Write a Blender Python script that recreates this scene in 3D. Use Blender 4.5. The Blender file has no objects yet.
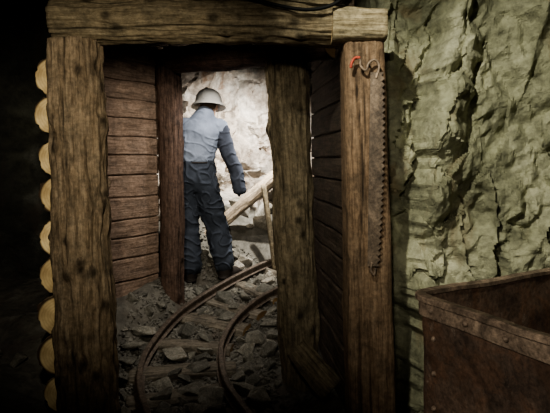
import bpy, bmesh, math, random
from mathutils import Vector, Matrix, noise
from mathutils.geometry import delaunay_2d_cdt
from mathutils.bvhtree import BVHTree
random.seed(7)
COL = bpy.context.scene.collection

# ------------------------------------------------------------------ materials
def nodes(mat):
    mat.use_nodes = True
    nt = mat.node_tree
    nt.nodes.clear()
    out = nt.nodes.new('ShaderNodeOutputMaterial')
    b = nt.nodes.new('ShaderNodeBsdfPrincipled')
    nt.links.new(b.outputs[0], out.inputs[0])
    return nt, b
def ramp(nt, fac, stops):
    r = nt.nodes.new('ShaderNodeValToRGB')
    e = r.color_ramp.elements
    while len(e) < len(stops): e.new(0.5)
    for i, (p, c) in enumerate(stops):
        e[i].position = p; e[i].color = (*c, 1)
    nt.links.new(fac, r.inputs[0])
    return r.outputs[0]
def tex(nt, kind, vec, **kw):
    n = nt.nodes.new(kind)
    for k, v in kw.items():
        if k in n.inputs: n.inputs[k].default_value = v
        else: setattr(n, k, v)
    nt.links.new(vec, n.inputs['Vector'])
    return n
def coords(nt, scale=(1, 1, 1), which='Object'):
    t = nt.nodes.new('ShaderNodeTexCoord')
    m = nt.nodes.new('ShaderNodeMapping')
    m.inputs['Scale'].default_value = scale
    nt.links.new(t.outputs[which], m.inputs[0])
    return m.outputs[0]
def mix(nt, a, b, fac, mode='MIX'):
    m = nt.nodes.new('ShaderNodeMix'); m.data_type = 'RGBA'; m.blend_type = mode
    if isinstance(fac, float): m.inputs[0].default_value = fac
    else: nt.links.new(fac, m.inputs[0])
    for s, v in ((6, a), (7, b)):
        if isinstance(v, tuple): m.inputs[s].default_value = (*v, 1)
        else: nt.links.new(v, m.inputs[s])
    return m.outputs[2]
def bump(nt, b, h, strength, dist=0.02, prev=None):
    n = nt.nodes.new('ShaderNodeBump')
    n.inputs['Strength'].default_value = strength
    n.inputs['Distance'].default_value = dist
    nt.links.new(h, n.inputs['Height'])
    if prev: nt.links.new(prev, n.inputs['Normal'])
    nt.links.new(n.outputs[0], b.inputs['Normal'])
    return n.outputs[0]

def rock_mat(name, dark, mid, light, vein, rough=0.85, per_object=False):
    m = bpy.data.materials.new(name); nt, b = nodes(m)
    v = coords(nt)
    n1 = tex(nt, 'ShaderNodeTexNoise', v, Scale=2.2, Detail=9.0, Roughness=0.62, Distortion=0.4)
    n2 = tex(nt, 'ShaderNodeTexNoise', v, Scale=14.0, Detail=8.0, Roughness=0.7)
    n3 = tex(nt, 'ShaderNodeTexNoise', coords(nt, (1.6, 1.6, .7)), Scale=1.7, Detail=5.0, Roughness=0.6, Distortion=1.2)
    c = ramp(nt, n1.outputs[0], [(0.32, dark), (0.5, mid), (0.68, light)])
    g = ramp(nt, n2.outputs[0], [(0.3, (.5, .5, .5)), (0.6, (1.12, 1.12, 1.12))])
    c = mix(nt, c, g, 1.0, 'MULTIPLY')
    vf = ramp(nt, n3.outputs[0], [(0.54, (0, 0, 0)), (0.66, (1, 1, 1))])
    c = mix(nt, c, vein, vf)
    if per_object:
        info = nt.nodes.new('ShaderNodeObjectInfo')
        r = ramp(nt, info.outputs['Random'], [(0, (.5, .5, .48)), (1, (1.3, 1.28, 1.22))])
        c = mix(nt, c, r, 1.0, 'MULTIPLY')
    nt.links.new(c, b.inputs['Base Color'])
    b.inputs['Roughness'].default_value = rough
    b.inputs['Specular IOR Level'].default_value = 0.3
    p = bump(nt, b, n2.outputs[0], 0.9, 0.025)
    n4 = tex(nt, 'ShaderNodeTexNoise', v, Scale=50.0, Detail=5.0, Roughness=0.7)
    p = bump(nt, b, n4.outputs[0], 0.7, 0.007, p)
    return m
def wood_mat(name, dark, mid, light, scale=1.0, rough=0.8, bstr=0.7, mottle=.65, stretch=2.2):
    m = bpy.data.materials.new(name); nt, b = nodes(m)
    info = nt.nodes.new('ShaderNodeObjectInfo')
    t = nt.nodes.new('ShaderNodeTexCoord')
    add = nt.nodes.new('ShaderNodeVectorMath'); add.operation = 'ADD'
    mul = nt.nodes.new('ShaderNodeVectorMath'); mul.operation = 'SCALE'
    comb = nt.nodes.new('ShaderNodeCombineXYZ')
    for i in range(3): nt.links.new(info.outputs['Random'], comb.inputs[i])
    nt.links.new(comb.outputs[0], mul.inputs[0]); mul.inputs['Scale'].default_value = 13
    nt.links.new(t.outputs['Object'], add.inputs[0]); nt.links.new(mul.outputs[0], add.inputs[1])
    def mapped(s):
        mp = nt.nodes.new('ShaderNodeMapping'); mp.inputs['Scale'].default_value = s
        nt.links.new(add.outputs[0], mp.inputs[0]); return mp.outputs[0]
    n1 = tex(nt, 'ShaderNodeTexNoise', mapped((30*scale, 30*scale, stretch*scale)), Scale=1.6, Detail=12.0, Roughness=0.72, Distortion=0.5)
    n2 = tex(nt, 'ShaderNodeTexNoise', mapped((10, 10, 7)), Scale=1.3, Detail=9.0, Roughness=0.72, Distortion=.4)
    n3 = tex(nt, 'ShaderNodeTexNoise', mapped((1, 1, 1)), Scale=45.0, Detail=5.0, Roughness=0.7)
    n5 = tex(nt, 'ShaderNodeTexNoise', mapped((95, 95, 4)), Scale=1.0, Detail=4.0, Roughness=0.6)
    c = ramp(nt, n1.outputs[0], [(0.28, dark), (0.46, mid), (0.68, light)])
    lo = 1-.6*mottle
    g = ramp(nt, n2.outputs[0], [(0.36, (lo, lo, lo)), (0.56, (1.15, 1.12, 1.09))])
    c = mix(nt, c, g, 1.0, 'MULTIPLY')
    g2 = ramp(nt, n3.outputs[0], [(0.35, (.7, .7, .7)), (0.6, (1.1, 1.1, 1.1))])
    c = mix(nt, c, g2, 1.0, 'MULTIPLY')
    g3 = ramp(nt, n5.outputs[0], [(0.36, (.68, .66, .64)), (0.5, (1.05, 1.05, 1.05))])
    c = mix(nt, c, g3, 1.0, 'MULTIPLY')
    at = nt.nodes.new('ShaderNodeAttribute'); at.attribute_name = 'wear'
    c = mix(nt, c, tuple(x*.2 for x in dark), at.outputs['Fac'])
    nt.links.new(c, b.inputs['Base Color'])
    b.inputs['Roughness'].default_value = rough
    b.inputs['Specular IOR Level'].default_value = 0.2
    p = bump(nt, b, n1.outputs[0], bstr, 0.02)
    p = bump(nt, b, n2.outputs[0], 0.6, 0.03, p)
    bump(nt, b, n5.outputs[0], 0.5, 0.006, p)
    return m
def end_mat(name, c1, c2, bark=(.05, .03, .015), rim=.098):
    m = bpy.data.materials.new(name); nt, b = nodes(m)
    v = coords(nt, (1, 1, .02))
    w = nt.nodes.new('ShaderNodeTexWave'); w.wave_type = 'RINGS'; w.rings_direction = 'Z'
    w.inputs['Scale'].default_value = 22; w.inputs['Distortion'].default_value = 3.5; w.inputs['Detail'].default_value = 3
    nt.links.new(v, w.inputs[0])
    n = tex(nt, 'ShaderNodeTexNoise', coords(nt), Scale=9.0, Detail=7.0)
    info = nt.nodes.new('ShaderNodeObjectInfo')
    c = ramp(nt, w.outputs['Fac'], [(0.1, tuple((a*.75+b_*.25) for a, b_ in zip(c1, c2))), (0.8, c1)])
    g = ramp(nt, n.outputs[0], [(0.35, (.62, .56, .5)), (0.6, (1.1, 1.1, 1.1))])
    c = mix(nt, c, g, 1.0, 'MULTIPLY')
    r = ramp(nt, info.outputs['Random'], [(0, (.75, .72, .68)), (1, (1.1, 1.1, 1.1))])
    c = mix(nt, c, r, 1.0, 'MULTIPLY')
    ln = nt.nodes.new('ShaderNodeVectorMath'); ln.operation = 'LENGTH'; nt.links.new(coords(nt, (1, 1, 0)), ln.inputs[0])
    e = ramp(nt, ln.outputs['Value'], [(rim, (0, 0, 0)), (rim+.008, (1, 1, 1))])
    nt.links.new(mix(nt, c, bark, e), b.inputs['Base Color'])
    b.inputs['Roughness'].default_value = 0.85
    bump(nt, b, n.outputs[0], 0.5, 0.012)
    return m
def metal_mat(name, a, bcol, rough=0.7, metallic=0.4, sc=8.0, streak=6, rust=None):
    m = bpy.data.materials.new(name); nt, b = nodes(m)
    v = coords(nt)
    n1 = tex(nt, 'ShaderNodeTexNoise', v, Scale=sc, Detail=12.0, Roughness=0.8)
    n2 = tex(nt, 'ShaderNodeTexNoise', coords(nt, (streak, streak, 1)), Scale=sc*.5, Detail=8.0, Roughness=0.7, Distortion=1.0)
    n3 = tex(nt, 'ShaderNodeTexNoise', v, Scale=70.0, Detail=5.0, Roughness=0.7)
    c = ramp(nt, n1.outputs[0], [(0.38, a), (0.62, bcol)])
    if rust:
        n4 = tex(nt, 'ShaderNodeTexNoise', v, Scale=sc*.7, Detail=10.0, Roughness=0.75, Distortion=.6)
        f = ramp(nt, n4.outputs[0], [(0.47, (0, 0, 0)), (0.56, (.9, .9, .9))])
        c = mix(nt, c, rust, f)
        n6 = tex(nt, 'ShaderNodeTexNoise', coords(nt, (1, 1.2, .8)), Scale=sc*1.4, Detail=10.0, Roughness=.8)
        s = ramp(nt, n6.outputs[0], [(0.58, (0, 0, 0)), (0.63, (.65, .65, .65))])
        c = mix(nt, c, (.30, .25, .20), s)
    g = ramp(nt, n2.outputs[0], [(0.38, (.5, .48, .47)), (0.60, (1.25, 1.2, 1.17))])
    c = mix(nt, c, g, 1.0, 'MULTIPLY')
    g3 = ramp(nt, n3.outputs[0], [(0.35, (.6, .6, .6)), (0.6, (1.15, 1.15, 1.15))])
    nt.links.new(mix(nt, c, g3, 1.0, 'MULTIPLY'), b.inputs['Base Color'])
    b.inputs['Roughness'].default_value = rough
    b.inputs['Metallic'].default_value = metallic
    p = bump(nt, b, n1.outputs[0], 0.45, 0.01)
    bump(nt, b, n3.outputs[0], 0.5, 0.003, p)
    return m
def cloth_mat(name, col, rough=0.95, var=.25):
    m = bpy.data.materials.new(name); nt, b = nodes(m)
    n1 = tex(nt, 'ShaderNodeTexNoise', coords(nt), Scale=9.0, Detail=5.0)
    g = ramp(nt, n1.outputs[0], [(0.3, tuple(x*(1-var) for x in col)), (0.7, tuple(x*(1+var*.6) for x in col))])
    nt.links.new(g, b.inputs['Base Color'])
    b.inputs['Roughness'].default_value = rough
    b.inputs['Specular IOR Level'].default_value = 0.1
    n2 = tex(nt, 'ShaderNodeTexNoise', coords(nt), Scale=220.0, Detail=2.0)
    n3 = tex(nt, 'ShaderNodeTexNoise', coords(nt, (1, 1, .8)), Scale=12.0, Detail=2.0, Distortion=1.0)
    p = bump(nt, b, n2.outputs[0], 0.2, 0.003)
    bump(nt, b, n3.outputs[0], 0.3, 0.025, p)
    return m

M_rock = rock_mat('green_grey_rock', (.17, .17, .11), (.345, .345, .232), (.49, .485, .345), (.24, .205, .125))
M_rockshade = rock_mat('shade_toned_rock', (.02, .02, .016), (.05, .05, .04), (.08, .08, .06), (.05, .04, .03))  # darkness put into the colour so unlit walls and ceilings stay black
M_rockback = rock_mat('pale_rock', (.17, .14, .11), (.44, .38, .32), (.73, .69, .62), (.21, .13, .08))
M_ground = rock_mat('gravel_ground', (.05, .046, .037), (.115, .107, .088), (.18, .17, .145), (.08, .066, .052))
M_rub = rock_mat('rubble_stone', (.13, .125, .105), (.26, .25, .215), (.40, .385, .345), (.21, .185, .15), per_object=True)
M_boul = rock_mat('pale_rubble', (.22, .20, .165), (.42, .39, .34), (.62, .59, .53), (.32, .27, .21), per_object=True)
M_grav = rock_mat('gravel_chips', (.075, .07, .06), (.155, .147, .125), (.24, .228, .20), (.12, .103, .085))
M_post = wood_mat('weathered_log', (.085, .062, .041), (.25, .193, .128), (.395, .32, .225))
M_lintel = wood_mat('lintel_timber', (.08, .064, .04), (.24, .198, .127), (.37, .316, .214))
M_cap = wood_mat('pale_cap_timber', (.12, .098, .058), (.31, .265, .17), (.46, .40, .275))
M_inner = wood_mat('mossy_log', (.058, .047, .03), (.17, .142, .094), (.275, .234, .16))
M_red = wood_mat('reddish_log', (.03, .021, .016), (.09, .059, .045), (.155, .105, .082))
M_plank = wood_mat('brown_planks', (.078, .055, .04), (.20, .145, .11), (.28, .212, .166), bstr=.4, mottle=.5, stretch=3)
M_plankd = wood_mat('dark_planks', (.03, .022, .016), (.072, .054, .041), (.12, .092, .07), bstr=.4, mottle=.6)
M_board = wood_mat('brown_board', (.068, .046, .029), (.185, .128, .082), (.275, .20, .134), scale=1.0)
M_end = end_mat('sawn_end', (.88, .71, .40), (.58, .42, .20))
M_endd = end_mat('dark_sawn_end', (.28, .18, .08), (.15, .09, .04))
M_sleeper = wood_mat('sleeper_wood', (.055, .048, .038), (.135, .12, .096), (.22, .197, .16))
M_pale = wood_mat('pale_timber', (.13, .10, .07), (.33, .27, .195), (.45, .375, .285), mottle=.5)
M_rail = metal_mat('rail_steel', (.07, .054, .042), (.165, .135, .106), .55, .3, 20)
M_rust = metal_mat('rusty_steel', (.07, .048, .035), (.18, .128, .092), .65, .15, 7, 1, (.15, .088, .055))
M_rim = metal_mat('worn_rim_steel', (.14, .105, .078), (.38, .30, .22), .6, .2, 14, 1)
M_saw = metal_mat('saw_steel', (.08, .06, .043), (.19, .15, .11), .55, .25, 12, 1)
M_redp = metal_mat('red_handle', (.30, .04, .02), (.45, .08, .04), .6, 0, 15)
M_black = cloth_mat('black_rubber', (.012, .012, .012), .6)
M_shirt = cloth_mat('blue_grey_cloth', (.225, .26, .33))
M_sleeve = cloth_mat('shaded_shirt_cloth', (.048, .054, .07))  # shirt blue darkened: shadow on the right arm is put into the colour
M_trous = cloth_mat('navy_trousers', (.043, .05, .064))
M_boot = cloth_mat('black_boot_leather', (.03, .025, .022), .5)
M_skin = cloth_mat('plaster_skin', (.45, .30, .22), .7)
M_helm = cloth_mat('pale_grey_helmet', (.43, .42, .385), .5, .25)
M_hair = cloth_mat('brown_hair', (.09, .065, .045))
M_glove = cloth_mat('dark_glove', (.04, .042, .05))
M_eye = cloth_mat('dark_eye', (.02, .02, .02), .3)

# ------------------------------------------------------------------ helpers
def mk(name, verts, faces, mats, smooth=False, mi=None):
    me = bpy.data.meshes.new(name)
    me.from_pydata([tuple(v) for v in verts], [], faces)
    for m in (mats if isinstance(mats, (list, tuple)) else [mats]): me.materials.append(m)
    if mi: me.polygons.foreach_set('material_index', mi)
    if smooth: me.polygons.foreach_set('use_smooth', [True]*len(me.polygons))
    me.update()
    o = bpy.data.objects.new(name, me); COL.objects.link(o)
    return o
def tag(o, label, cat, group=None, kind=None):
    o['label'] = label; o['category'] = cat
    if group: o['group'] = group
    if kind: o['kind'] = kind
    return o
def empty(name, loc):
    e = bpy.data.objects.new(name, None); e.empty_display_size = .2
    e.location = loc; COL.objects.link(e); return e

def timber(name, p0, p1, r0, r1, mats, sq=2.0, asp=1.0, amp=.06, bend=.02, n=32, hint=(1, 0, 0), seed=None, step=.04, cracks=0, knots=0):
    """round (sq=2) or hewn (sq>4) timber; local z runs along its length"""
    p0 = Vector(p0); p1 = Vector(p1); d = p1-p0; L = d.length; z = d.normalized()
    x = Vector(hint); x = (x-z*x.dot(z)).normalized(); y = z.cross(x)
    seed = random.random()*50 if seed is None else seed
    rnd = random.Random(seed)
    m = max(3, int(L/step)); vs = []; fs = []; mi = []; wear = []
    CR = [(rnd.uniform(0, 6.28), rnd.uniform(0, 9), rnd.uniform(.035, .06)) for _ in range(cracks)]
    KN = [(rnd.uniform(0, 6.28), rnd.uniform(.03, L-.03), rnd.uniform(.018, .034), rnd.choice((.08, .14, -.05))) for _ in range(knots)]
    for j in range(m+1):
        t = j/m; zz = t*L; r = r0+(r1-r0)*t
        bx = bend*math.sin(math.pi*t)*math.sin(seed*3) + .5*bend*noise.noise(Vector((seed, zz*2.2, 0)))
        by = bend*math.sin(math.pi*t)*math.cos(seed*3)
        for i in range(n):
            a = 2*math.pi*(i+.5)/n; c, s = math.cos(a), math.sin(a)
            k = (abs(c)**sq+abs(s)**sq)**(-1/sq)
            k *= 1+amp*.7*noise.noise(Vector((c*1.0+seed, s*1.0, zz*2.5)))+amp*.5*noise.noise(Vector((c*3+seed, s*3, zz*5)))
            k *= 1+amp*.35*noise.noise(Vector((c*9, s*9+seed, zz*3)))+amp*.35*noise.noise(Vector((c*7, s*7+seed, zz*14)))
            w = 0
            for a0, so, wd in CR:
                da = (a-a0-.25*noise.noise(Vector((so, zz*1.5, 0)))+math.pi) % (2*math.pi)-math.pi
                on = max(0, min(1, (noise.noise(Vector((so*2, zz*1.1, 4)))+.15)*5))
                f = on*max(0, 1-abs(da)/wd); k -= .08*f; w = max(w, f)
            for a0, z0, kr, kh in KN:
                da = ((a-a0+math.pi) % (2*math.pi)-math.pi)*r; dd = math.hypot(da, (zz-z0)*.8)/kr
                if dd < 2.2:
                    k += kh*math.exp(-dd*dd*.9); w = max(w, .85*max(0, 1-abs(dd-.3)/.7))
            vs.append((bx+c*k*r, by+s*k*r*asp, zz)); wear.append(w)
    for j in range(m):
        for i in range(n):
            a = j*n+i; b = j*n+(i+1) % n
            fs.append((a, b, b+n, a+n)); mi.append(0)
    c0 = len(vs); vs.append((0, 0, -.004)); c1 = len(vs); vs.append((0, 0, L+.004)); wear += [0, 0]
    for i in range(n):
        fs.append((c0, (i+1) % n, i)); mi.append(1)
        fs.append((c1, m*n+i, m*n+(i+1) % n)); mi.append(1)
    o = mk(name, vs, fs, mats, True, mi)
    at = o.data.attributes.new('wear', 'FLOAT', 'POINT'); at.data.foreach_set('value', wear)
    for p in o.data.polygons:
        if p.material_index == 1: p.use_smooth = False
    M = Matrix((x, y, z)).transposed().to_4x4(); M.translation = p0
    o.matrix_world = M
    return o

def facet(p, sc, seed, zs=.6, quad=.6):
    q = Vector((p.x, p.y, p.z*zs))/sc+Vector((seed, seed*1.7, seed*.3))
    d, pts = noise.voronoi(q)
    best = -9
    for c in pts:
        e = q-c; t = noise.noise_vector(c*3.71+Vector((seed, 0, 0)))
        h = t.dot(e)*2.4+1.3*noise.noise(c*5.13)-quad*e.length_squared
        if h > best: best = h
    return best-.2
def catmull(pts, n):
    P = [Vector(p) for p in pts]; P = [2*P[0]-P[1]]+P+[2*P[-1]-P[-2]]; out = []
    for i in range(1, len(P)-2):
        for k in range(n):
            t = k/n; a, b, c, d = P[i-1:i+3]
            out.append(.5*((2*b)+(c-a)*t+(2*a-5*b+4*c-d)*t*t+(3*b-a-3*c+d)*t**3))
    out.append(P[-2]); return out
def resample(pts, step):
    out = [pts[0]]; acc = 0
    for a, b in zip(pts, pts[1:]):
        L = (b-a).length; s = 0
        while acc+(L-s) >= step:
            s += step-acc; acc = 0; out.append(a.lerp(b, s/L))
        acc += L-s
    return out
def cl(v): return max(0, min(1, v))
class Facets:
    """triangulated field of flat broken faces over (s, z)"""
    def __init__(self, S, Z, ds, dz, amp, seed, skew=.25):
        rnd = random.Random(seed); self.skew = skew; pts = []; hs = []
        ns = int((S+abs(skew)*Z)/ds)+4; nz = int(Z/dz)+4
        for i in range(-2, ns+2):
            for j in range(-2, nz+2):
                pts.append(Vector(((i+rnd.uniform(-.48, .48)+.5*(j % 2))*ds, (j+rnd.uniform(-.48, .48))*dz)))
                h = rnd.choice((-1, -.35, .1, .55, 1))*rnd.uniform(.6, 1.0)
                hs.append(h*amp)
        v, e, f, ov, oe, of = delaunay_2d_cdt(pts, [], [], 0, 1e-6)
        vv = [Vector((p.x, p.y, hs[o[0]] if o else 0)) for p, o in zip(v, ov)]
        self.t = BVHTree.FromPolygons(vv, f)
    def __call__(self, s, z):
        r = self.t.ray_cast(Vector((s+self.skew*z, z, 10)), Vector((0, 0, -1)))
        return r[0].z if r[0] else 0
def saw_(u): return u-math.floor(u)
def rock_sheet(name, path, z0, z1, step, levels, mat, extra=None, lean=0, soft=.05, ledge=0):
    P = resample(catmull([(a, b, 0) for a, b in path], 24), step)
    nz = int((z1-z0)/step); S = len(P)*step; Z = z1-z0
    F = [Facets(S+.5, Z+.5, ds, dz, amp, 11+7*i, sk) for i, (ds, dz, amp, sk) in enumerate(levels)]
    vs = []; fs = []; Jn = nz+1
    for i, p in enumerate(P):
        a = P[max(0, i-3)]; b = P[min(len(P)-1, i+3)]
        t = (b-a).normalized(); nr = Vector((t.y, -t.x, 0))
        for j in range(Jn):
            z = z0+j*step; q = Vector((p.x, p.y, z)); s = i*step; zz = j*step
            f1 = F[0](s, zz)
            h = f1+sum(f(s, zz) for f in F[1:])+soft*noise.noise(q*1.6)+.008*noise.fractal(q*9, 1.0, 2.0, 3)
            if ledge:   # steeply slanting broken faces and splits
                f2 = F[1](s, zz)
                u = (s*1.25+zz*.40)/.36+f1*6+f2*6+.35*noise.noise(q*2.1)
                h += ledge*(saw_(u)-.5)*cl(.7+1.6*noise.noise(q*1.1+Vector((7, 0, 0))))
                w = (zz*.55-s*1.0)/.30+f1*5-f2*6+.3*noise.noise(q*1.7+Vector((3, 3, 0)))
                h += ledge*.7*(saw_(w)-.5)*cl(.3+1.8*noise.noise(q*1.3+Vector((0, 9, 0))))
            if extra: h = extra(q, h)
            vs.append(q+nr*(h+lean*(z-1.2)))
    for i in range(len(P)-1):
        for j in range(nz):
            a = i*Jn+j; fs.append((a, a+Jn, a+Jn+1, a+1))
    o = mk(name, vs, fs, mat); o['kind'] = 'structure'
    return o

# ------------------------------------------------------------------ ground
def rz(y): return .2*min(max(y-3, 0), 2.0)+.015*max(0, 1-abs(y-3)/.4)
def ground(x, y):
    g = rz(y)-.034
    if 2.6 < y < 4.4:
        xe = -.95+max(0, .42*(y-3.4))
        g += .25*cl((xe-x)/.24)*cl((y-2.75)/.6)*cl((4.4-y)/.4)
    if y > 4.4: 
        dd = (y-4.55)-(x+.2)*.75
        g += .45*cl((dd-.1)/.6)
    g += .22*math.exp(-(((x+1.75)/.35)**2+((y-2.3)/.7)**2))
    g += .016*noise.noise(Vector((x*3, y*3, 0)))+.010*noise.noise(Vector((x*9, y*9, 2)))
    return g
vs = []; fs = []; nx = 150; ny = 190
for i in range(nx+1):
    for j in range(ny+1):
        x = -4+7.5*i/nx; y = -1.5+9*j/ny
        p = Vector((x, y, 0)); vs.append((x, y, ground(x, y)+.010*facet(p, .12, 3)))
for i in range(nx):
    for j in range(ny):
        a = i*(ny+1)+j; fs.append((a, a+ny+1, a+ny+2, a+1))
o = mk('floor', vs, fs, M_ground); o['kind'] = 'structure'

# ------------------------------------------------------------------ rock walls
def seg_d(px, pz, pts):
    best = 9
    for (a, b), (c, d) in zip(pts, pts[1:]):
        vx, vz = c-a, d-b; t = max(0, min(1, ((px-a)*vx+(pz-b)*vz)/(vx*vx+vz*vz)))
        best = min(best, math.hypot(px-a-vx*t, pz-b-vz*t))
    return best
edge = [(1.04, 3.5), (1.00, 2.9), (.95, 2.25), (.86, 1.8), (.80, 1.4), (.76, 1.0), (.74, .5), (.70, -.4)]
crack1 = [(1.02, 2.6), (.93, 2.1), (.82, 1.6), (.77, 1.2), (.74, .9)]
crack2 = [(1.62, 1.6), (1.45, 1.2), (1.32, .9), (1.2, .5)]
crack3 = [(1.10, 2.5), (1.22, 2.0), (1.14, 1.7), (1.22, 1.2)]
def ex_right(q, h):
    if q.y > 2.2:
        h *= .3+.7*cl((q.x-.52)/.2)
        wob = .07*noise.noise(Vector((0, 3, q.z*4)))+.04*noise.noise(Vector((1, 3, q.z*11)))+.02*noise.noise(Vector((1, 3, q.z*25)))
        X = q.x+wob
        for (a, b), (c, d) in zip(edge, edge[1:]):
            if d <= q.z <= b:
                ex = c+(a-c)*(q.z-d)/(b-d); f = cl((X-ex)/.06); h += .12*f
                h += .08*max(0, 1-abs(X-ex-.12)/.18)
                break
        h -= .12*max(0, 1-seg_d(X, q.z, crack1)/.04)*cl(.6+1.5*noise.noise(q*3))
        h -= .12*max(0, 1-seg_d(X, q.z, crack2)/.04)*cl(.7+1.5*noise.noise(q*3))
        h -= .08*max(0, 1-seg_d(X, q.z, crack3)/.03)*cl(.5+1.5*noise.noise(q*3))
    return h
LV = [(.24, .42, .095, .3), (.11, .17, .055, .15), (.05, .07, .026, -.2), (.026, .03, .009, 0)]
rock_sheet('wall_right', [(.50, 3.10), (.60, 2.86), (.9, 2.86), (1.3, 2.84), (1.75, 2.65), (2.15, 1.9), (2.3, .8), (2.4, -1.2)], -.3, 3.3, .0125, LV, M_rock, ex_right, -.02, ledge=.075)
rock_sheet('wall_left', [(-3.2, -1.2), (-3.4, 1.0), (-3.3, 2.6), (-2.6, 3.7), (-1.9, 4.05), (-1.35, 4.15)], -.3, 3.3, .06, [(.5, .6, .1, .2)], M_rockshade)
rock_sheet('wall_back', [(-1.6, 4.05), (-1.25, 4.5), (-1.05, 5.0), (-.6, 5.45), (.1, 5.8), (1.0, 6.2), (2.4, 6.5)], -.2, 2.7, .016, [(.40, .40, .15, -.4), (.17, .18, .09, .3), (.075, .075, .04, .1)], M_rockback, ledge=.10)
rock_sheet('wall_tunnel', [(2.9, 4.85), (1.9, 4.6), (1.2, 4.25), (.90, 3.95), (.72, 3.6), (.66, 3.3), (.62, 3.05)], -.2, 2.7, .04, [(.3, .4, .04, .2)], M_rockshade)
def roof(name, x0, x1, y0, y1, z, step, mat):
    vs = []; fs = []; nx = int((x1-x0)/step); ny = int((y1-y0)/step)
    for i in range(nx+1):
        for j in range(ny+1):
            p = Vector((x0+i*step, y0+j*step, z)); vs.append((p.x, p.y, z+.10*facet(p, .5, 2)+.03*facet(p, .17, 6)))
    for i in range(nx):
        for j in range(ny):
            a = i*(ny+1)+j; fs.append((a, a+1, a+ny+2, a+ny+1))
    o = mk(name, vs, fs, mat); o['kind'] = 'structure'; return o
roof('ceiling', -3.6, 2.9, -1.3, 4.4, 3.2, .06, M_rockshade)
roof('ceiling.001', -1.6, 3.0, 2.8, 6.7, 2.6, .06, M_rockshade)

# ------------------------------------------------------------------ timber sets
o = timber('log_post', (-.955, 2.5, -.12), (-1.045, 2.5, 2.01), .147, .132, [M_post, M_endd], amp=.20, bend=.010, seed=3.3, n=96, step=.014, cracks=8, knots=50)
tag(o, 'thick weathered brown log post carrying the front lintel', 'post')
o = timber('lintel_beam', (-1.13, 2.49, 2.118), (.30, 2.49, 2.105), .122, .118, [M_lintel, M_end], sq=2.0, amp=.20, bend=.018, hint=(0, 1, 0), seed=8.1, n=96, step=.014, cracks=7, knots=32)
tag(o, 'roughly hewn yellowish brown lintel beam across the portal posts', 'beam')
o = timber('cap_block', (.285, 2.47, 2.078), (.555, 2.47, 2.078), .088, .085, [M_cap, M_end], sq=5, asp=1.3, amp=.10, bend=.0, hint=(0, 0, 1), seed=2.1, n=64, step=.02, cracks=2, knots=2)
tag(o, 'pale hewn block capping the squared post', 'beam')
o = timber('hewn_post', (.497, 2.5, -.12), (.450, 2.5, 2.0), .120, .106, [M_board, M_endd], sq=6, amp=.05, bend=.006, seed=5.2, n=80, step=.02, cracks=4, knots=6)
tag(o, 'squared brown timber post with a rusty saw hung on it', 'post')
o = timber('log_post', (.172, 3.08, -.12), (.068, 3.08, 2.05), .116, .138, [M_inner, M_endd], amp=.20, bend=.010, seed=6.4, n=80, step=.018, cracks=6, knots=28)
tag(o, 'greenish brown debarked log post beside the curved rails', 'post')
o = timber('log_post', (-.855, 4.0, .15), (-.888, 4.0, 2.17), .098, .100, [M_red, M_endd], amp=.12, bend=.014, seed=9.0, n=56, step=.02, cracks=3, knots=10)
tag(o, 'slim dark reddish log post beside the boarding', 'post')
o = timber('lintel_beam', (-1.15, 4.24, 2.255), (.36, 2.98, 2.14), .105, .115, [M_red, M_endd], amp=.10, bend=.015, hint=(0, 0, 1), n=56, step=.02, cracks=3, knots=8)
tag(o, 'dark round lintel log over the inner posts', 'beam')

zs = [1.845, 1.640, 1.415, 1.21, .985, .775, .565, .345, .13]
for i, z in enumerate(zs):
    r = random.uniform(.102, .118)
    x = -1.188+(1.9-z)*.018+random.uniform(-.014, .014)
    o = timber('lagging_log', (x, 2.61+random.uniform(-.03, .02), z+random.uniform(-.006, .006)), (x-.14, 3.50, z+.02), r, r*.9, [M_post, M_end], amp=.20, bend=.01, hint=(1, 0, 0), n=40, step=.06)
    tag(o, 'round lagging log with pale sawn end behind the post', 'log', 'lagging logs stacked behind the post')

for i in range(8):
    x = -1.2+i*.2
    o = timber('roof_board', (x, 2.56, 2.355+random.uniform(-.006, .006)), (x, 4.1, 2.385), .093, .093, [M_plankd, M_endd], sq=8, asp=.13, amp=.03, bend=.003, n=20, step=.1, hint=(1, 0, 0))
    tag(o, 'dark roof board lying on the lintels', 'board', 'roof boards over the passage')

def plank_wall(name, a, b, z0, z1, hgt, th, mat, label):
    a = Vector((*a, 0)); b = Vector((*b, 0)); L = (b-a).length
    d = (b-a).normalized(); n = Vector((d.y, -d.x, 0))
    vs = []; fs = []; z = z0
    while z < z1:
        h = hgt*random.uniform(.85, 1.12); off = random.uniform(-.006, .006)
        m = 14; base = len(vs)
        for k in range(m+1):
            t = k/m; s = t*L
            w1 = .005*noise.noise(Vector((s*4, z*7, 1))); w2 = .008*noise.noise(Vector((s*4, z*7, 5))); w3 = .008*noise.noise(Vector((s*4, (z+h)*7, 5)))
            sec = [(-th/2+off, -.012+w2), (-th/2+off, h+.012+w3), (-th/6+off, h+.012+w3), (-th/6+off, h-.007+w3), (th/2+off-.005, h-.008+w3), (th/2+off, h-.016+w3), (th/2+off, .010+w2), (th/2+off-.005, .003+w2), (-th/6+off, .002+w2), (-th/6+off, -.012+w2)]
            for (u, v) in sec:
                vs.append((u+w1, z+v, s))
        ns = 10
        for k in range(m):
            for i in range(ns):
                p = base+k*ns+i; q = base+k*ns+(i+1) % ns
                fs.append((p, q, q+ns, p+ns))
        fs.append(tuple(base+i for i in range(ns-1, -1, -1))); fs.append(tuple(base+m*ns+i for i in range(ns)))
        z += h
    o = mk(name, vs, fs, mat)
    M = Matrix((n, Vector((0, 0, 1)), d)).transposed().to_4x4(); M.translation = a
    o.matrix_world = M
    return tag(o, label, 'plank wall')
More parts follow.
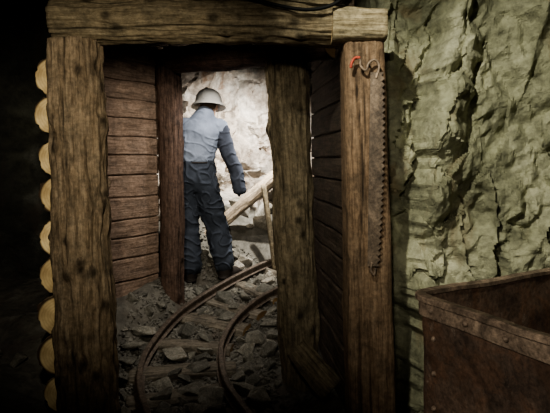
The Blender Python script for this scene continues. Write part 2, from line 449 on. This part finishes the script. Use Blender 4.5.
plank_wall('plank_wall', (-1.30, 3.56), (-.985, 4.01), .12, 2.22, .165, .034, M_plank, 'horizontal brown boards lining the passage behind the log post')
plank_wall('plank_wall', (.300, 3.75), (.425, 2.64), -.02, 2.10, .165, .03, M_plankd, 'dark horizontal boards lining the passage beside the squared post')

o = timber('log_offcut', (.12, 2.78, .31), (.315, 2.67, .12), .066, .076, [M_inner, M_endd], sq=2, amp=.35, bend=.0, hint=(0, 1, 0), cracks=3, knots=3, n=48, step=.02)
tag(o, 'short rough greenish log offcut leaning against the inner post foot', 'log')
o = timber('timber_pole', (-.84, 4.80, .50), (.10, 4.80, 1.32), .062, .066, [M_pale, M_end], sq=2.2, amp=.12, bend=.0, hint=(0, 1, 0), cracks=3, knots=6, n=48, step=.02)
tag(o, 'long dull grey-brown pole leaning diagonally against the rock', 'pole')
o = timber('timber_prop', (-.0, 4.68, .32), (-.115, 4.68, 1.16), .026, .026, [M_inner, M_endd], amp=.12, bend=.01)
tag(o, 'thin dark prop standing against the leaning pole', 'prop')

# ------------------------------------------------------------------ track
LR = [(.12, 1.15), (-.08, 1.5), (-.29, 1.85), (-.50, 2.2), (-.672, 2.54), (-.806, 2.86), (-.865, 3.13), (-.85, 3.40), (-.765, 3.74), (-.593, 4.067), (-.326, 4.45), (0, 4.80), (.5, 5.15), (1.1, 5.42), (1.9, 5.6)]
RR = [(.62, 1.15), (.42, 1.5), (.22, 1.85), (.03, 2.2), (-.135, 2.54), (-.28, 2.86), (-.350, 3.13), (-.368, 3.37), (-.305, 3.667), (-.164, 3.945), (.0435, 4.19), (.35, 4.5), (.78, 4.78), (1.3, 4.98), (1.95, 5.12)]
prof = [(-.030, 0), (.030, 0), (.030, .006), (.006, .012), (.006, .042), (.018, .049), (.018, .062), (.013, .066), (-.013, .066), (-.018, .062), (-.018, .049), (-.006, .042), (-.006, .012), (-.030, .006)]
def rail(pts):
    P = resample(catmull([(a, b, 0) for a, b in pts], 16), .04); vs = []; fs = []; k = len(prof)
    for i, p in enumerate(P):
        t = (P[min(i+1, len(P)-1)]-P[max(i-1, 0)]).normalized(); n = Vector((t.y, -t.x, 0))
        for u, w in prof:
            q = p+n*u; vs.append((q.x, q.y, rz(p.y)+w))
    for i in range(len(P)-1):
        for j in range(k):
            a = i*k+j; b = i*k+(j+1) % k; fs.append((a, b, b+k, a+k))
    fs.append(tuple(range(k-1, -1, -1))); fs.append(tuple((len(P)-1)*k+j for j in range(k)))
    o = mk('rail', vs, fs, M_rail)
    return tag(o, 'narrow curved rusty steel mine rail on timber sleepers', 'rail', 'track rails')
rail(LR); rail(RR)
PL = resample(catmull([(a, b, 0) for a, b in LR], 16), .02); PR = resample(catmull([(a, b, 0) for a, b in RR], 16), .02)
SL = []
i = 12
while i < len(PL)-70:
    a = PL[i]; b = min(PR, key=lambda q: (q-a).length)
    d = (b-a).normalized(); A = a-d*random.uniform(.05, .08); B = b+d*random.uniform(.05, .10)
    za, zb = rz(a.y)-.046, rz(b.y)-.046
    o = timber('railway_sleeper', (A.x, A.y, za), (B.x, B.y, zb), .082, .078, [M_sleeper, M_endd], sq=4, asp=.6, amp=.22, bend=.008, hint=(0, 1, 0) if abs(d.x) > .5 else (1, 0, 0), n=40, step=.02, cracks=4)
    tag(o, 'worn grey wooden sleeper half buried under the rails', 'railway sleeper', 'track sleepers')
    SL.append((A.x, A.y, B.x, B.y))
    i += random.choice((16, 18, 20))
def on_sleeper(x, y):
    for ax, ay, bx, by in SL:
        vx, vy = bx-ax, by-ay; t = max(0, min(1, ((x-ax)*vx+(y-ay)*vy)/(vx*vx+vy*vy)))
        if math.hypot(x-ax-vx*t, y-ay-vy*t) < .08: return True
    return False

# ------------------------------------------------------------------ rubble
def hull(npts, sx, sy, sz, seed):
    rnd = random.Random(seed); bm = bmesh.new()
    for _ in range(npts):
        v = Vector((rnd.gauss(0, 1), rnd.gauss(0, 1), rnd.gauss(0, 1))).normalized()*rnd.uniform(.75, 1.15)
        bm.verts.new((v.x*sx, v.y*sy, v.z*sz))
    r = bmesh.ops.convex_hull(bm, input=bm.verts)
    junk = [g for g in r['geom_interior'] if isinstance(g, bmesh.types.BMVert)]
    if junk: bmesh.ops.delete(bm, geom=junk, context='VERTS')
    return bm
tmpl = []; tmplb = []
for s in range(12):
    bm = hull(12, 1, random.Random(s).uniform(.6, .95), random.Random(s+50).uniform(.5, .8), s)
    bmesh.ops.bevel(bm, geom=list(bm.edges), offset=.04, segments=1, affect='EDGES', profile=.5)
    me = bpy.data.meshes.new('rubble_stone'); bm.to_mesh(me); me.materials.append(M_rub); tmpl.append(me)
    me = bpy.data.meshes.new('boulder_stone'); bm.to_mesh(me); bm.free(); me.materials.append(M_boul); tmplb.append(me)
def near_rail(x, y):
    q = Vector((x, y, 0)); return min(min((p-q).length for p in PL[::3]), min((p-q).length for p in PR[::3]))
stones = []
def put(x, y, s, lift=.25, lab='angular grey stone lying in the track rubble', grp='loose rubble stones', tilt=.4, sz=1, T=None):
    o = bpy.data.objects.new('stone', random.choice(T or tmpl)); COL.objects.link(o)
    o.location = (x, y, ground(x, y)+s*lift); o.scale = (s, s, s*sz)
    o.rotation_euler = (random.uniform(-tilt, tilt), random.uniform(-tilt, tilt), random.uniform(0, 6.28))
    tag(o, lab, 'stone', grp); stones.append((x, y, s))
def clash(x, y, s, k=.72): return any((x-a)**2+(y-b)**2 < ((s+c)*k)**2 for a, b, c in stones)
feet = [(-.78, 4.36), (-.46, 4.42), (.17, 3.08), (-.855, 4.0), (-.96, 2.5), (.5, 2.5), (.12, 2.77), (.29, 2.67)]
def wall_near(x, y):
    ax, ay, bx, by = -1.30, 3.56, -.985, 4.01
    vx, vy = bx-ax, by-ay; t = max(0, min(1, ((x-ax)*vx+(y-ay)*vy)/(vx*vx+vy*vy)))
    return math.hypot(x-ax-vx*t, y-ay-vy*t)
def fill(n, xr, yr, sr, rail_gap=.05, k=.72, skip=0.0, **kw):
    c = 0; tries = 0
    while c < n and tries < n*50:
        tries += 1
        x = random.uniform(*xr); y = random.uniform(*yr); s = random.uniform(*sr)
        if near_rail(x, y) < s*.85+rail_gap or clash(x, y, s, k): continue
        if any(math.hypot(x-a, y-b) < s+.12 for a, b in feet): continue
        if wall_near(x, y) < s+.03 or (-1.45 < x < -1.12+s and 2.5 < y < 3.6): continue
        if x > .34-s-(y-2.6)*.1 and 2.3 < y < 3.9: continue
        if on_sleeper(x, y) and random.random() < skip: continue
        put(x, y, s, **kw); c += 1
c = 0
for _ in range(700):
    t = random.random(); x = -.75+t*1.0; y = 4.86+t*.40+random.uniform(-.04, .34); s = random.uniform(.07, .17)
    if near_rail(x, y) < s*.85+.05 or clash(x, y, s, .52) or y > 5.1+t*.4 or y-s < 4.86: continue
    put(x, y, s, .5, 'pale angular boulder heaped below the rock face', 'boulders heaped below the rock face', .8, T=tmplb); c += 1
    if c > 40: break
fill(26, (-.60, -.02), (4.42, 4.72), (.045, .10), .04, .5, lab='pale angular stone spilled beside the miner', grp='pale stones beside the miner', T=tmplb)
fill(12, (-.20, .22), (2.55, 3.7), (.06, .12), .03)
fill(6, (-1.08, -.92), (2.95, 3.6), (.10, .14), .03, .7, sz=.6)
fill(30, (-1.12, -.86), (2.65, 3.8), (.035, .08), .03)
fill(32, (-.72, .0), (2.5, 4.4), (.07, .13), .02, .52, .5, sz=.8)
fill(80, (-.8, .25), (2.5, 4.6), (.03, .055), .03, .58, .4)
fill(24, (-.86, -.6), (3.7, 4.7), (.04, .08), .04)
fill(16, (-2.0, -1.5), (1.8, 3.0), (.05, .13))
fill(10, (.66, .80), (2.1, 2.6), (.03, .06))
vsg = []; fsg = []
small = []
for s in range(6):
    bm = hull(8, 1, .8, .6, s+200); bm.verts.index_update()
    small.append(([v.co.copy() for v in bm.verts], [[v.index for v in f.verts] for f in bm.faces])); bm.free()
for _ in range(7500):
    x = random.uniform(-1.08, .26); y = random.uniform(2.4, 4.8)
    s = random.uniform(.006, .026)
    if near_rail(x, y) < .03 or (x > .02 and 2.92 < y < 3.25) or wall_near(x, y) < .05 or (x < -.98 and y > 3.75): continue
    if on_sleeper(x, y) and random.random() < .5: continue
    V_, F = random.choice(small); R = Matrix.Rotation(random.uniform(0, 6.28), 3, 'Z') @ Matrix.Rotation(random.uniform(-1, 1), 3, 'X')
    b = len(vsg); cc = Vector((x, y, ground(x, y)+s*.35))
    vsg += [cc+R @ (v*s) for v in V_]; fsg += [[b+k for k in f] for f in F]
o = mk('gravel', vsg, fsg, M_grav); tag(o, 'loose grey stone chippings covering the track bed', 'gravel', kind='stuff')

# ------------------------------------------------------------------ mine cart
cart = empty('mine_cart', (.518, 1.72, 0)); cart.rotation_euler = (0, 0, math.atan2(.46, .888))
tag(cart, 'rusty riveted steel mine cart standing beside the rock wall', 'mine cart')
def child(o, par): o.parent = par; return o
def box_bm(bm, x0, x1, y0, y1, z0, z1):
    return bmesh.ops.create_cube(bm, size=1, matrix=Matrix.Translation(((x0+x1)/2, (y0+y1)/2, (z0+z1)/2)) @ Matrix.Diagonal((x1-x0, y1-y0, z1-z0, 1)))
def bm_obj(name, bm, mat, bev=0, smooth=False):
    me = bpy.data.meshes.new(name); bm.to_mesh(me); bm.free(); me.materials.append(mat)
    o = bpy.data.objects.new(name, me); COL.objects.link(o)
    if smooth: me.polygons.foreach_set('use_smooth', [True]*len(me.polygons))
    if bev:
        m = o.modifiers.new('bevel', 'BEVEL'); m.width = bev; m.segments = 2
    return o
W, Ln, zt, zb = .90, 1.20, .912, .34
def outline(off, rc=.035, k=6):
    pts = []; R = rc+off
    for cx, cy, a0 in ((rc, -rc, 90), (rc, -Ln+rc, 180), (W-rc, -Ln+rc, 270), (W-rc, -rc, 0)):
        for i in range(k+1):
            a = math.radians(a0+90*i/k); pts.append((cx+R*math.cos(a), cy+R*math.sin(a)))
    out = []
    for (a, b), (c, d) in zip(pts, pts[1:]+pts[:1]):
        m = max(1, int(math.hypot(c-a, d-b)/.05))
        for i in range(m): out.append((a+(c-a)*i/m, b+(d-b)*i/m))
    return out
def ring_sweep(name, sect, mat, dent=.006, closed=True):
    base = outline(0); n = len(base); vs = []; fs = []
    nrm = []
    for i in range(n):
        a = Vector(base[i-1]); b = Vector(base[(i+1) % n]); t = (b-a).normalized(); nrm.append(Vector((-t.y, t.x)))
    cen = Vector((W/2, -Ln/2))
    for i in range(n):
        m = nrm[i] if nrm[i].dot(Vector(base[i])-cen) > 0 else -nrm[i]
        for off, z in sect:
            p = Vector(base[i])+m*off; q = Vector((p.x, p.y, z))
            vs.append(q+dent*noise.noise_vector(q*4.5)+dent*.4*noise.noise_vector(q*13))
    k = len(sect)
    for i in range(n):
        for j in range(k if closed else k-1):
            a = i*k+j; b = i*k+(j+1) % k; c = ((i+1) % n)*k+(j+1) % k; d = ((i+1) % n)*k+j
            fs.append((a, b, c, d))
    o = mk(name, vs, fs, mat)
    bm = bmesh.new(); bm.from_mesh(o.data); bmesh.ops.recalc_face_normals(bm, faces=bm.faces); bm.to_mesh(o.data); bm.free()
    return o
nzs = [zb+(zt-zb)*i/12 for i in range(13)]
child(ring_sweep('tub_body', [(0, z) for z in nzs]+[(-.008, z) for z in nzs[::-1]], M_rust, .008), cart)
bm = bmesh.new(); box_bm(bm, .01, W-.01, -Ln+.01, -.01, zb, zb+.012); child(bm_obj('tub_floor', bm, M_rust), cart)
child(ring_sweep('rim', [(-.012, zt+.001), (-.012, zt+.015), (.020, zt+.017), (.026, zt+.012), (.026, zt-.004), (.014, zt-.006), (.014, zt-.058), (.002, zt-.060), (.002, zt-.001)], M_rim, .006), cart)
def rivet(c, r):
    bm = bmesh.new(); bmesh.ops.create_uvsphere(bm, u_segments=12, v_segments=8, radius=r, matrix=Matrix.Translation(c))
    child(bm_obj('rivet', bm, M_rim, smooth=True), cart)
for k in range(8): rivet((-.015, -.07-k*.145, zt-.032), .010)
for k in range(4): rivet((-.002, -.07, zt-.13-k*.12), .009)
bm = bmesh.new()
box_bm(bm, .12, .2, -Ln-.1, .1, .26, .34); box_bm(bm, W-.2, W-.12, -Ln-.1, .1, .26, .34)
box_bm(bm, .2, W-.2, .02, .1, .26, .34); box_bm(bm, .2, W-.2, -Ln-.1, -Ln-.02, .26, .34)
child(bm_obj('chassis', bm, M_rust, .004), cart)
for yy in (-.28, -.92):
    bm = bmesh.new()
    bmesh.ops.create_cone(bm, cap_ends=True, segments=20, radius1=.022, radius2=.022, depth=.62, matrix=Matrix.Translation((W/2, yy, .13)) @ Matrix.Rotation(math.pi/2, 4, 'Y'))
    box_bm(bm, .13, .19, yy-.04, yy+.04, .11, .26); box_bm(bm, W-.19, W-.13, yy-.04, yy+.04, .11, .26)
    child(bm_obj('axle', bm, M_rust, .002), cart)
    for xx in (.225, W-.225):
        bm = bmesh.new(); T = Matrix.Translation((xx, yy, .13)) @ Matrix.Rotation(math.pi/2, 4, 'Y')
        bmesh.ops.create_cone(bm, cap_ends=True, segments=36, radius1=.15, radius2=.15, depth=.05, matrix=T)
        bmesh.ops.create_cone(bm, cap_ends=True, segments=36, radius1=.17, radius2=.165, depth=.015, matrix=T @ Matrix.Translation((0, 0, .03 if xx < .4 else -.03)))
        bmesh.ops.create_cone(bm, cap_ends=True, segments=20, radius1=.045, radius2=.04, depth=.1, matrix=T)
        child(bm_obj('wheel', bm, M_rust, .004), cart)

# ------------------------------------------------------------------ saw and cable
def tube(name, pts, r, mat, n=10, samp=8):
    P = catmull(pts, samp); vs = []; fs = []; up = Vector((0, 1, .01)).normalized()
    for i, p in enumerate(P):
        t = (P[min(i+1, len(P)-1)]-P[max(0, i-1)]).normalized()
        u = up-t*up.dot(t); u.normalize(); w = t.cross(u)
        for k in range(n):
            a = 2*math.pi*k/n; vs.append(p+u*math.cos(a)*r+w*math.sin(a)*r)
    for i in range(len(P)-1):
        for k in range(n):
            a = i*n+k; b = i*n+(k+1) % n; fs.append((a, b, b+n, a+n))
    fs.append(tuple(range(n-1, -1, -1))); fs.append(tuple((len(P)-1)*n+k for k in range(n)))
    return mk(name, vs, fs, mat, True)
saw = empty('crosscut_saw', (.505, 2.350, 1.83))
tag(saw, 'long rusty crosscut saw hanging on the squared post', 'saw')
L = .95; N = 62; left = []; right = []
for k in range(N+1):
    t = k/N; z = -t*L; cx = -.014*t
    wl = .046+.018*math.sin(math.pi*min(1, t*.85+.15))
    left.append((cx-.038, z)); right.append((cx-.038+wl+(0 if k % 2 else .014), z))
ring = left+right[::-1]
vs = [(x, -.002, z) for x, z in ring]+[(x, .002, z) for x, z in ring]; n = len(ring); fs = []
for k in range(N):
    a, b = k, k+1; c, d = n-2-k, n-1-k
    fs.append((a, b, c, d)); fs.append((d+n, c+n, b+n, a+n))
for k in range(n): fs.append((k, k+n, (k+1) % n+n, (k+1) % n))
child(mk('blade', vs, fs, M_saw), saw)
child(tube('handle', [(-.125, 0, .03), (-.12, 0, .065), (-.09, -.003, .06), (-.085, 0, .03), (-.06, 0, .01), (-.045, -.003, .045), (-.015, 0, .06), (.005, 0, .03), (-.01, 0, -.03)], .0065, M_rim), saw)
child(tube('grip', [(-.135, -.006, .02), (-.13, -.006, .045), (-.115, -.006, .068), (-.09, -.006, .07)], .007, M_redp), saw)
child(tube('tail_tang', [(-.03, 0, -.93), (-.035, 0, -.97), (-.02, 0, -.99), (-.012, 0, -.96)], .006, M_rim), saw)
bm = bmesh.new(); bmesh.ops.create_cone(bm, cap_ends=True, segments=10, radius1=.005, radius2=.005, depth=.06, matrix=Matrix.Translation((.465, 2.375, 1.875)) @ Matrix.Rotation(math.pi/2, 4, 'X'))
tag(bm_obj('nail', bm, M_rim), 'rusty nail holding up the saw', 'nail')
o = tube('cable', [(-.35, 2.40, 2.262), (-.15, 2.35, 2.20), (.0, 2.335, 2.155), (.15, 2.33, 2.13), (.27, 2.33, 2.15), (.35, 2.34, 2.21), (.38, 2.37, 2.30)], .009, M_black)
tag(o, 'black cable sagging across the lintel', 'cable')
o = tube('cable', [(-.10, 2.40, 2.265), (.05, 2.345, 2.215), (.2, 2.33, 2.19), (.33, 2.335, 2.215), (.42, 2.37, 2.31)], .008, M_black)
tag(o, 'thin black cable looped over the lintel', 'cable')

# ------------------------------------------------------------------ miner
def blob(name, parts, voxel, mat, wr=0, wsc=8, smooth=6):
    bm = bmesh.new()
    for a, ra, b, rb in parts:
        tmp = bmesh.new()
        for c, r in ((a, ra), (b, rb)):
            r = (r, r, r) if isinstance(r, (int, float)) else r
            bmesh.ops.create_icosphere(tmp, subdivisions=3, radius=1, matrix=Matrix.Translation(c) @ Matrix.Diagonal((*r, 1)))
        res = bmesh.ops.convex_hull(tmp, input=tmp.verts)
        hullf = set(g for g in res['geom'] if isinstance(g, bmesh.types.BMFace))
        bmesh.ops.delete(tmp, geom=[f for f in tmp.faces if f not in hullf], context='FACES')
        bmesh.ops.delete(tmp, geom=[v for v in tmp.verts if not v.link_faces], context='VERTS')
        bmesh.ops.recalc_face_normals(tmp, faces=tmp.faces)
        me = bpy.data.meshes.new('t'); tmp.to_mesh(me); tmp.free(); bm.from_mesh(me); bpy.data.meshes.remove(me)
    o = bm_obj(name, bm, mat)
    r = o.modifiers.new('r', 'REMESH'); r.mode = 'VOXEL'; r.voxel_size = voxel
    s = o.modifiers.new('s', 'SMOOTH'); s.iterations = smooth; s.factor = .5
    dg = bpy.context.evaluated_depsgraph_get()
    me = bpy.data.meshes.new_from_object(o.evaluated_get(dg)); o.modifiers.clear(); o.data = me
    if not me.materials: me.materials.append(mat)
    if wr:
        nr = [v.normal.copy() for v in me.vertices]
        for v, nn in zip(me.vertices, nr):
            q = v.co+.05*noise.noise_vector(v.co*4)
            f = noise.noise(Vector((q.x*wsc+q.z*wsc*.3, q.y*wsc, q.z*wsc*1.1)))
            fold = max(0, 1-abs(f)*5)
            v.co += nn*wr*(.8*noise.noise(q*wsc*.4)+.6*fold)
    me.polygons.foreach_set('use_smooth', [True]*len(me.polygons))
    return o
V = Vector
J = dict(pel=V((-.085, 0, .95)), waist=V((-.085, .0, 1.12)), chest=V((-.045, .015, 1.33)), neck=V((.0, .04, 1.495)), head=V((.025, .09, 1.60)),
         ls=V((-.21, .02, 1.42)), le=V((-.265, .08, 1.15)), lw=V((-.23, .28, 1.02)),
         rs=V((.140, .02, 1.415)), re=V((.215, .0, 1.17)), rw=V((.290, .02, .95)),
         lh=V((-.175, 0, .92)), lk=V((-.165, .03, .50)), la=V((-.13, 0, .09)),
         rh=V((.01, 0, .92)), rk=V((.085, .10, .52)), ra=V((.17, .08, .10)))
person = empty('person', (-.640, 4.36, ground(-.640, 4.36)+.04)); 
tag(person, 'miner in pale helmet, blue-grey shirt, navy trousers, standing back turned', 'person')
hd = J['head']
def hand(w, dirv, side):
    dirv = dirv.normalized(); s = V((0, 1, 0)); s = (s-dirv*s.dot(dirv)).normalized(); n = dirv.cross(s)
    parts = [(w, .026, w+dirv*.04, .03)]
    parts += [(w+dirv*.03-s*.022, .016, w+dirv*.085-s*.028, .014), (w+dirv*.03+s*.022, .017, w+dirv*.085+s*.028, .015), (w+dirv*.03, .018, w+dirv*.088, .016)]
    for off, ln in ((.031, .072), (.011, .082), (-.010, .077), (-.030, .060)):
        a = w+dirv*.088+s*off; b = a+dirv*ln*.5+n*side*.010; c = b+dirv*ln*.45+n*side*.024
        parts += [(a, .0105, b, .0095), (b, .0095, c, .008)]
    a = w+dirv*.03+s*.026; b = a+dirv*.035+s*.024+n*side*.012; c = b+dirv*.032+s*.004+n*side*.012
    parts += [(a, .014, b, .0115), (b, .0115, c, .0095)]
    return parts
rdir = (J['rw']-J['re']); ldir = V((.1, .9, -.1))
body_parts = [
    (J['pel'], (.15, .10, .10), J['waist'], (.125, .09, .08)), (J['waist'], (.125, .09, .08), J['chest'], (.155, .10, .10)),
    (J['chest'], (.155, .10, .10), V((-.035, .02, 1.43)), (.13, .075, .05)), (V((-.035, .02, 1.43)), .06, J['neck'], .055), (J['neck'], .053, hd-V((0, 0, .05)), .052),
    (hd+V((0, -.01, .04)), (.075, .092, .08), hd+V((.005, .02, -.06)), (.055, .065, .05)),
    (hd+V((.008, .10, .01)), .008, hd+V((.01, .118, -.02)), .012),
    (hd+V((-.076, .0, 0)), (.012, .02, .03), hd+V((-.074, .0, -.01)), (.01, .014, .02)), (hd+V((.076, .0, 0)), (.012, .02, .03), hd+V((.074, .0, -.01)), (.01, .014, .02)),
    (hd+V((-.02, .088, -.052)), .007, hd+V((.03, .088, -.052)), .007),
    (J['ls'], .055, J['le'], .042), (J['le'], .042, J['lw'], .028), (J['rs'], .055, J['re'], .042), (J['re'], .042, J['rw'], .028),
    (V((-.035, .02, 1.43)), .05, J['ls'], .055), (V((-.035, .02, 1.43)), .05, J['rs'], .055),
    (J['lh'], .085, J['lk'], .058), (J['lk'], .058, J['la'], .04), (J['rh'], .085, J['rk'], .058), (J['rk'], .058, J['ra'], .04),
    (J['la'], .04, J['la']+V((-.02, .14, -.05)), .03), (J['ra'], .04, J['ra']+V((.06, .13, -.05)), .03)]
body_parts += hand(J['lw'], ldir, -1)+hand(J['rw'], rdir, -1)
child(blob('body', body_parts, .0055, M_skin, smooth=3), person)
for sx in (-.026, .036):
    bm = bmesh.new(); bmesh.ops.create_uvsphere(bm, u_segments=12, v_segments=8, radius=.011, matrix=Matrix.Translation(hd+V((sx, .094, .012))))
    child(bm_obj('eye', bm, M_eye, smooth=True), person)
child(blob('hair', [(hd+V((0, -.030, .03)), (.078, .072, .07), hd+V((.0, -.035, -.010)), (.060, .045, .03))], .007, M_hair, smooth=3), person)
child(blob('shirt', [
    (J['waist']+V((0, 0, -.02)), (.172, .135, .04), J['waist']+V((0, 0, .06)), (.188, .145, .05)), (J['waist']+V((0, 0, .06)), (.188, .145, .05), J['chest']+V((0, 0, .02)), (.205, .15, .10)), (J['chest']+V((0, 0, .02)), (.205, .15, .10), V((-.035, .02, 1.435)), (.185, .115, .06)),
    (V((-.035, .02, 1.44)), (.15, .10, .06), J['neck']+V((0, -.008, .035)), .080),
    (V((-.05, .02, 1.43)), .07, J['ls'], .080), (V((-.02, .02, 1.43)), .07, J['rs']+V((-.01, 0, 0)), .080), (J['rs']+V((-.01, 0, 0)), .080, J['rs']+V((.005, 0, -.05)), .076), (J['ls'], .082, J['le'], .070), (J['le'], .070, J['lw']+V((0, -.03, .01)), .052)], .006, M_shirt, .010, 11, 10), person)
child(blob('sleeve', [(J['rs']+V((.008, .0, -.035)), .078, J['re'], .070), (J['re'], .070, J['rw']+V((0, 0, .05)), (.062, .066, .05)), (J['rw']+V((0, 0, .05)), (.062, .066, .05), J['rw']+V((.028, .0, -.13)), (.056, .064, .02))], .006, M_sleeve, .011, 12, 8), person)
child(blob('glove', [(a, (ra+.003), b, (rb+.003)) for a, ra, b, rb in hand(J['rw'], rdir, -1)], .005, M_glove, smooth=2), person)
child(blob('trousers', [
    (J['waist']+V((0, 0, -.02)), (.168, .132, .04), J['pel'], (.190, .152, .10)), (J['pel'], (.188, .148, .1), J['lh']+V((0, 0, -.05)), .120), (J['pel'], (.182, .148, .1), J['rh']+V((0, 0, -.05)), .120),
    (J['lh']+V((0, 0, -.05)), .120, J['lk'], .102), (J['lk'], .102, J['la']+V((0, 0, .07)), .100), (J['rh']+V((0, 0, -.05)), .120, J['rk'], .102), (J['rk'], .102, J['ra']+V((0, 0, .07)), .100)], .006, M_trous, .020, 11, 8), person)
child(blob('belt', [(J['waist']+V((0, 0, -.03)), (.177, .140, .014), J['waist']+V((0, 0, -.035)), (.177, .140, .014))], .007, M_boot, smooth=3), person)
for a, dx in ((J['la'], -.03), (J['ra'], .09)):
    child(blob('boot', [(a+V((0, 0, .06)), .066, a+V((0, 0, -.03)), .064), (a+V((0, 0, -.03)), .064, a+V((dx, .15, -.045)), (.055, .06, .042)), (a+V((-.0, -.02, -.065)), (.06, .065, .02), a+V((dx, .16, -.068)), (.06, .065, .02))], .006, M_boot), person)
vs = []; fs = []; n = 48
pr = [(0, .134), (.03, .131), (.06, .121), (.092, .098), (.114, .060), (.123, .020), (.127, .0), (.138, -.014), (.158, -.036), (.162, -.046), (.155, -.047), (.136, -.026), (.121, -.010), (.117, .012), (.088, .089), (.05, .112), (0, .124)]
for r, h in pr:
    for k in range(n):
        a = 2*math.pi*k/n; ridge = .010*max(0, 1-abs(math.cos(a))*5) if 0 < r < .1 else 0
        vs.append(V((r*.98*math.cos(a), r*1.12*math.sin(a), h+ridge)))
for j in range(len(pr)-1):
    for k in range(n):
        a = j*n+k; b = j*n+(k+1) % n; fs.append((a, a+n, b+n, b))
hel = mk('helmet', vs, fs, M_helm, True)
hel.location = hd+V((.0, .0, .042)); hel.rotation_euler = (-.14, -.06, -.3)
child(hel, person)

# ------------------------------------------------------------------ camera, lamps and added fill lights
cam = bpy.data.cameras.new('camera'); co = bpy.data.objects.new('camera', cam); COL.objects.link(co)
co.location = (0, 0, 1.4); co.rotation_euler = (math.pi/2, 0, 0)
cam.sensor_width = 36; cam.lens = 480/550*36; cam.shift_y = -(206.5-160)/550; cam.clip_start = .05
bpy.context.scene.camera = co
def scene_light(kind, loc, target, energy, col, size=.1, angle=60, blend=.8):
    l = bpy.data.lights.new('scene_light', kind); l.energy = energy; l.color = col
    if kind == 'SPOT': l.spot_size = math.radians(angle); l.spot_blend = blend; l.shadow_soft_size = size
    elif kind == 'POINT': l.shadow_soft_size = size
    elif kind == 'AREA': l.size = size
    ob = bpy.data.objects.new('scene_light', l); COL.objects.link(ob); ob.location = loc
    ob.rotation_euler = (Vector(target)-Vector(loc)).to_track_quat('-Z', 'Y').to_euler()
    return ob
scene_light('SPOT', (-.25, .9, 2.85), (1.45, 2.8, 1.25), 280, (1, .97, .82), .03, 62, 1)
scene_light('SPOT', (-.35, .5, 2.0), (-.85, 2.5, 1.45), 130, (1, .91, .74), .05, 60, 1)
scene_light('SPOT', (-.2, -.4, 2.1), (.20, 3.0, 1.15), 155, (1, .92, .77), .08, 40, 1)  # added fill from the camera side for inner post and floor
scene_light('SPOT', (-.7, -.2, 2.0), (.8, 1.5, .75), 125, (1, .92, .80), .08, 38, 1)  # added spot, only there to brighten the cart
scene_light('SPOT', (-.20, 2.80, 2.22), (-.95, 3.8, .9), 75, (1, .93, .82), .04, 95, .9)
scene_light('SPOT', (-.32, 3.90, 2.21), (-.55, 4.35, .9), 42, (1, .95, .90), .03, 110, .8)  # added light hidden behind the inner lintel, brightens helmet and back
scene_light('SPOT', (.02, 4.42, 2.02), (-.40, 5.3, 1.20), 310, (1, .97, .91), .02, 125, .8)
w = bpy.data.worlds.new('world'); bpy.context.scene.world = w; w.use_nodes = True
w.node_tree.nodes['Background'].inputs[0].default_value = (.02, .02, .018, 1)
w.node_tree.nodes['Background'].inputs[1].default_value = .1
try:
    bpy.context.scene.view_settings.look = 'AgX - Medium High Contrast'
except Exception as ex:
    print('look', ex)
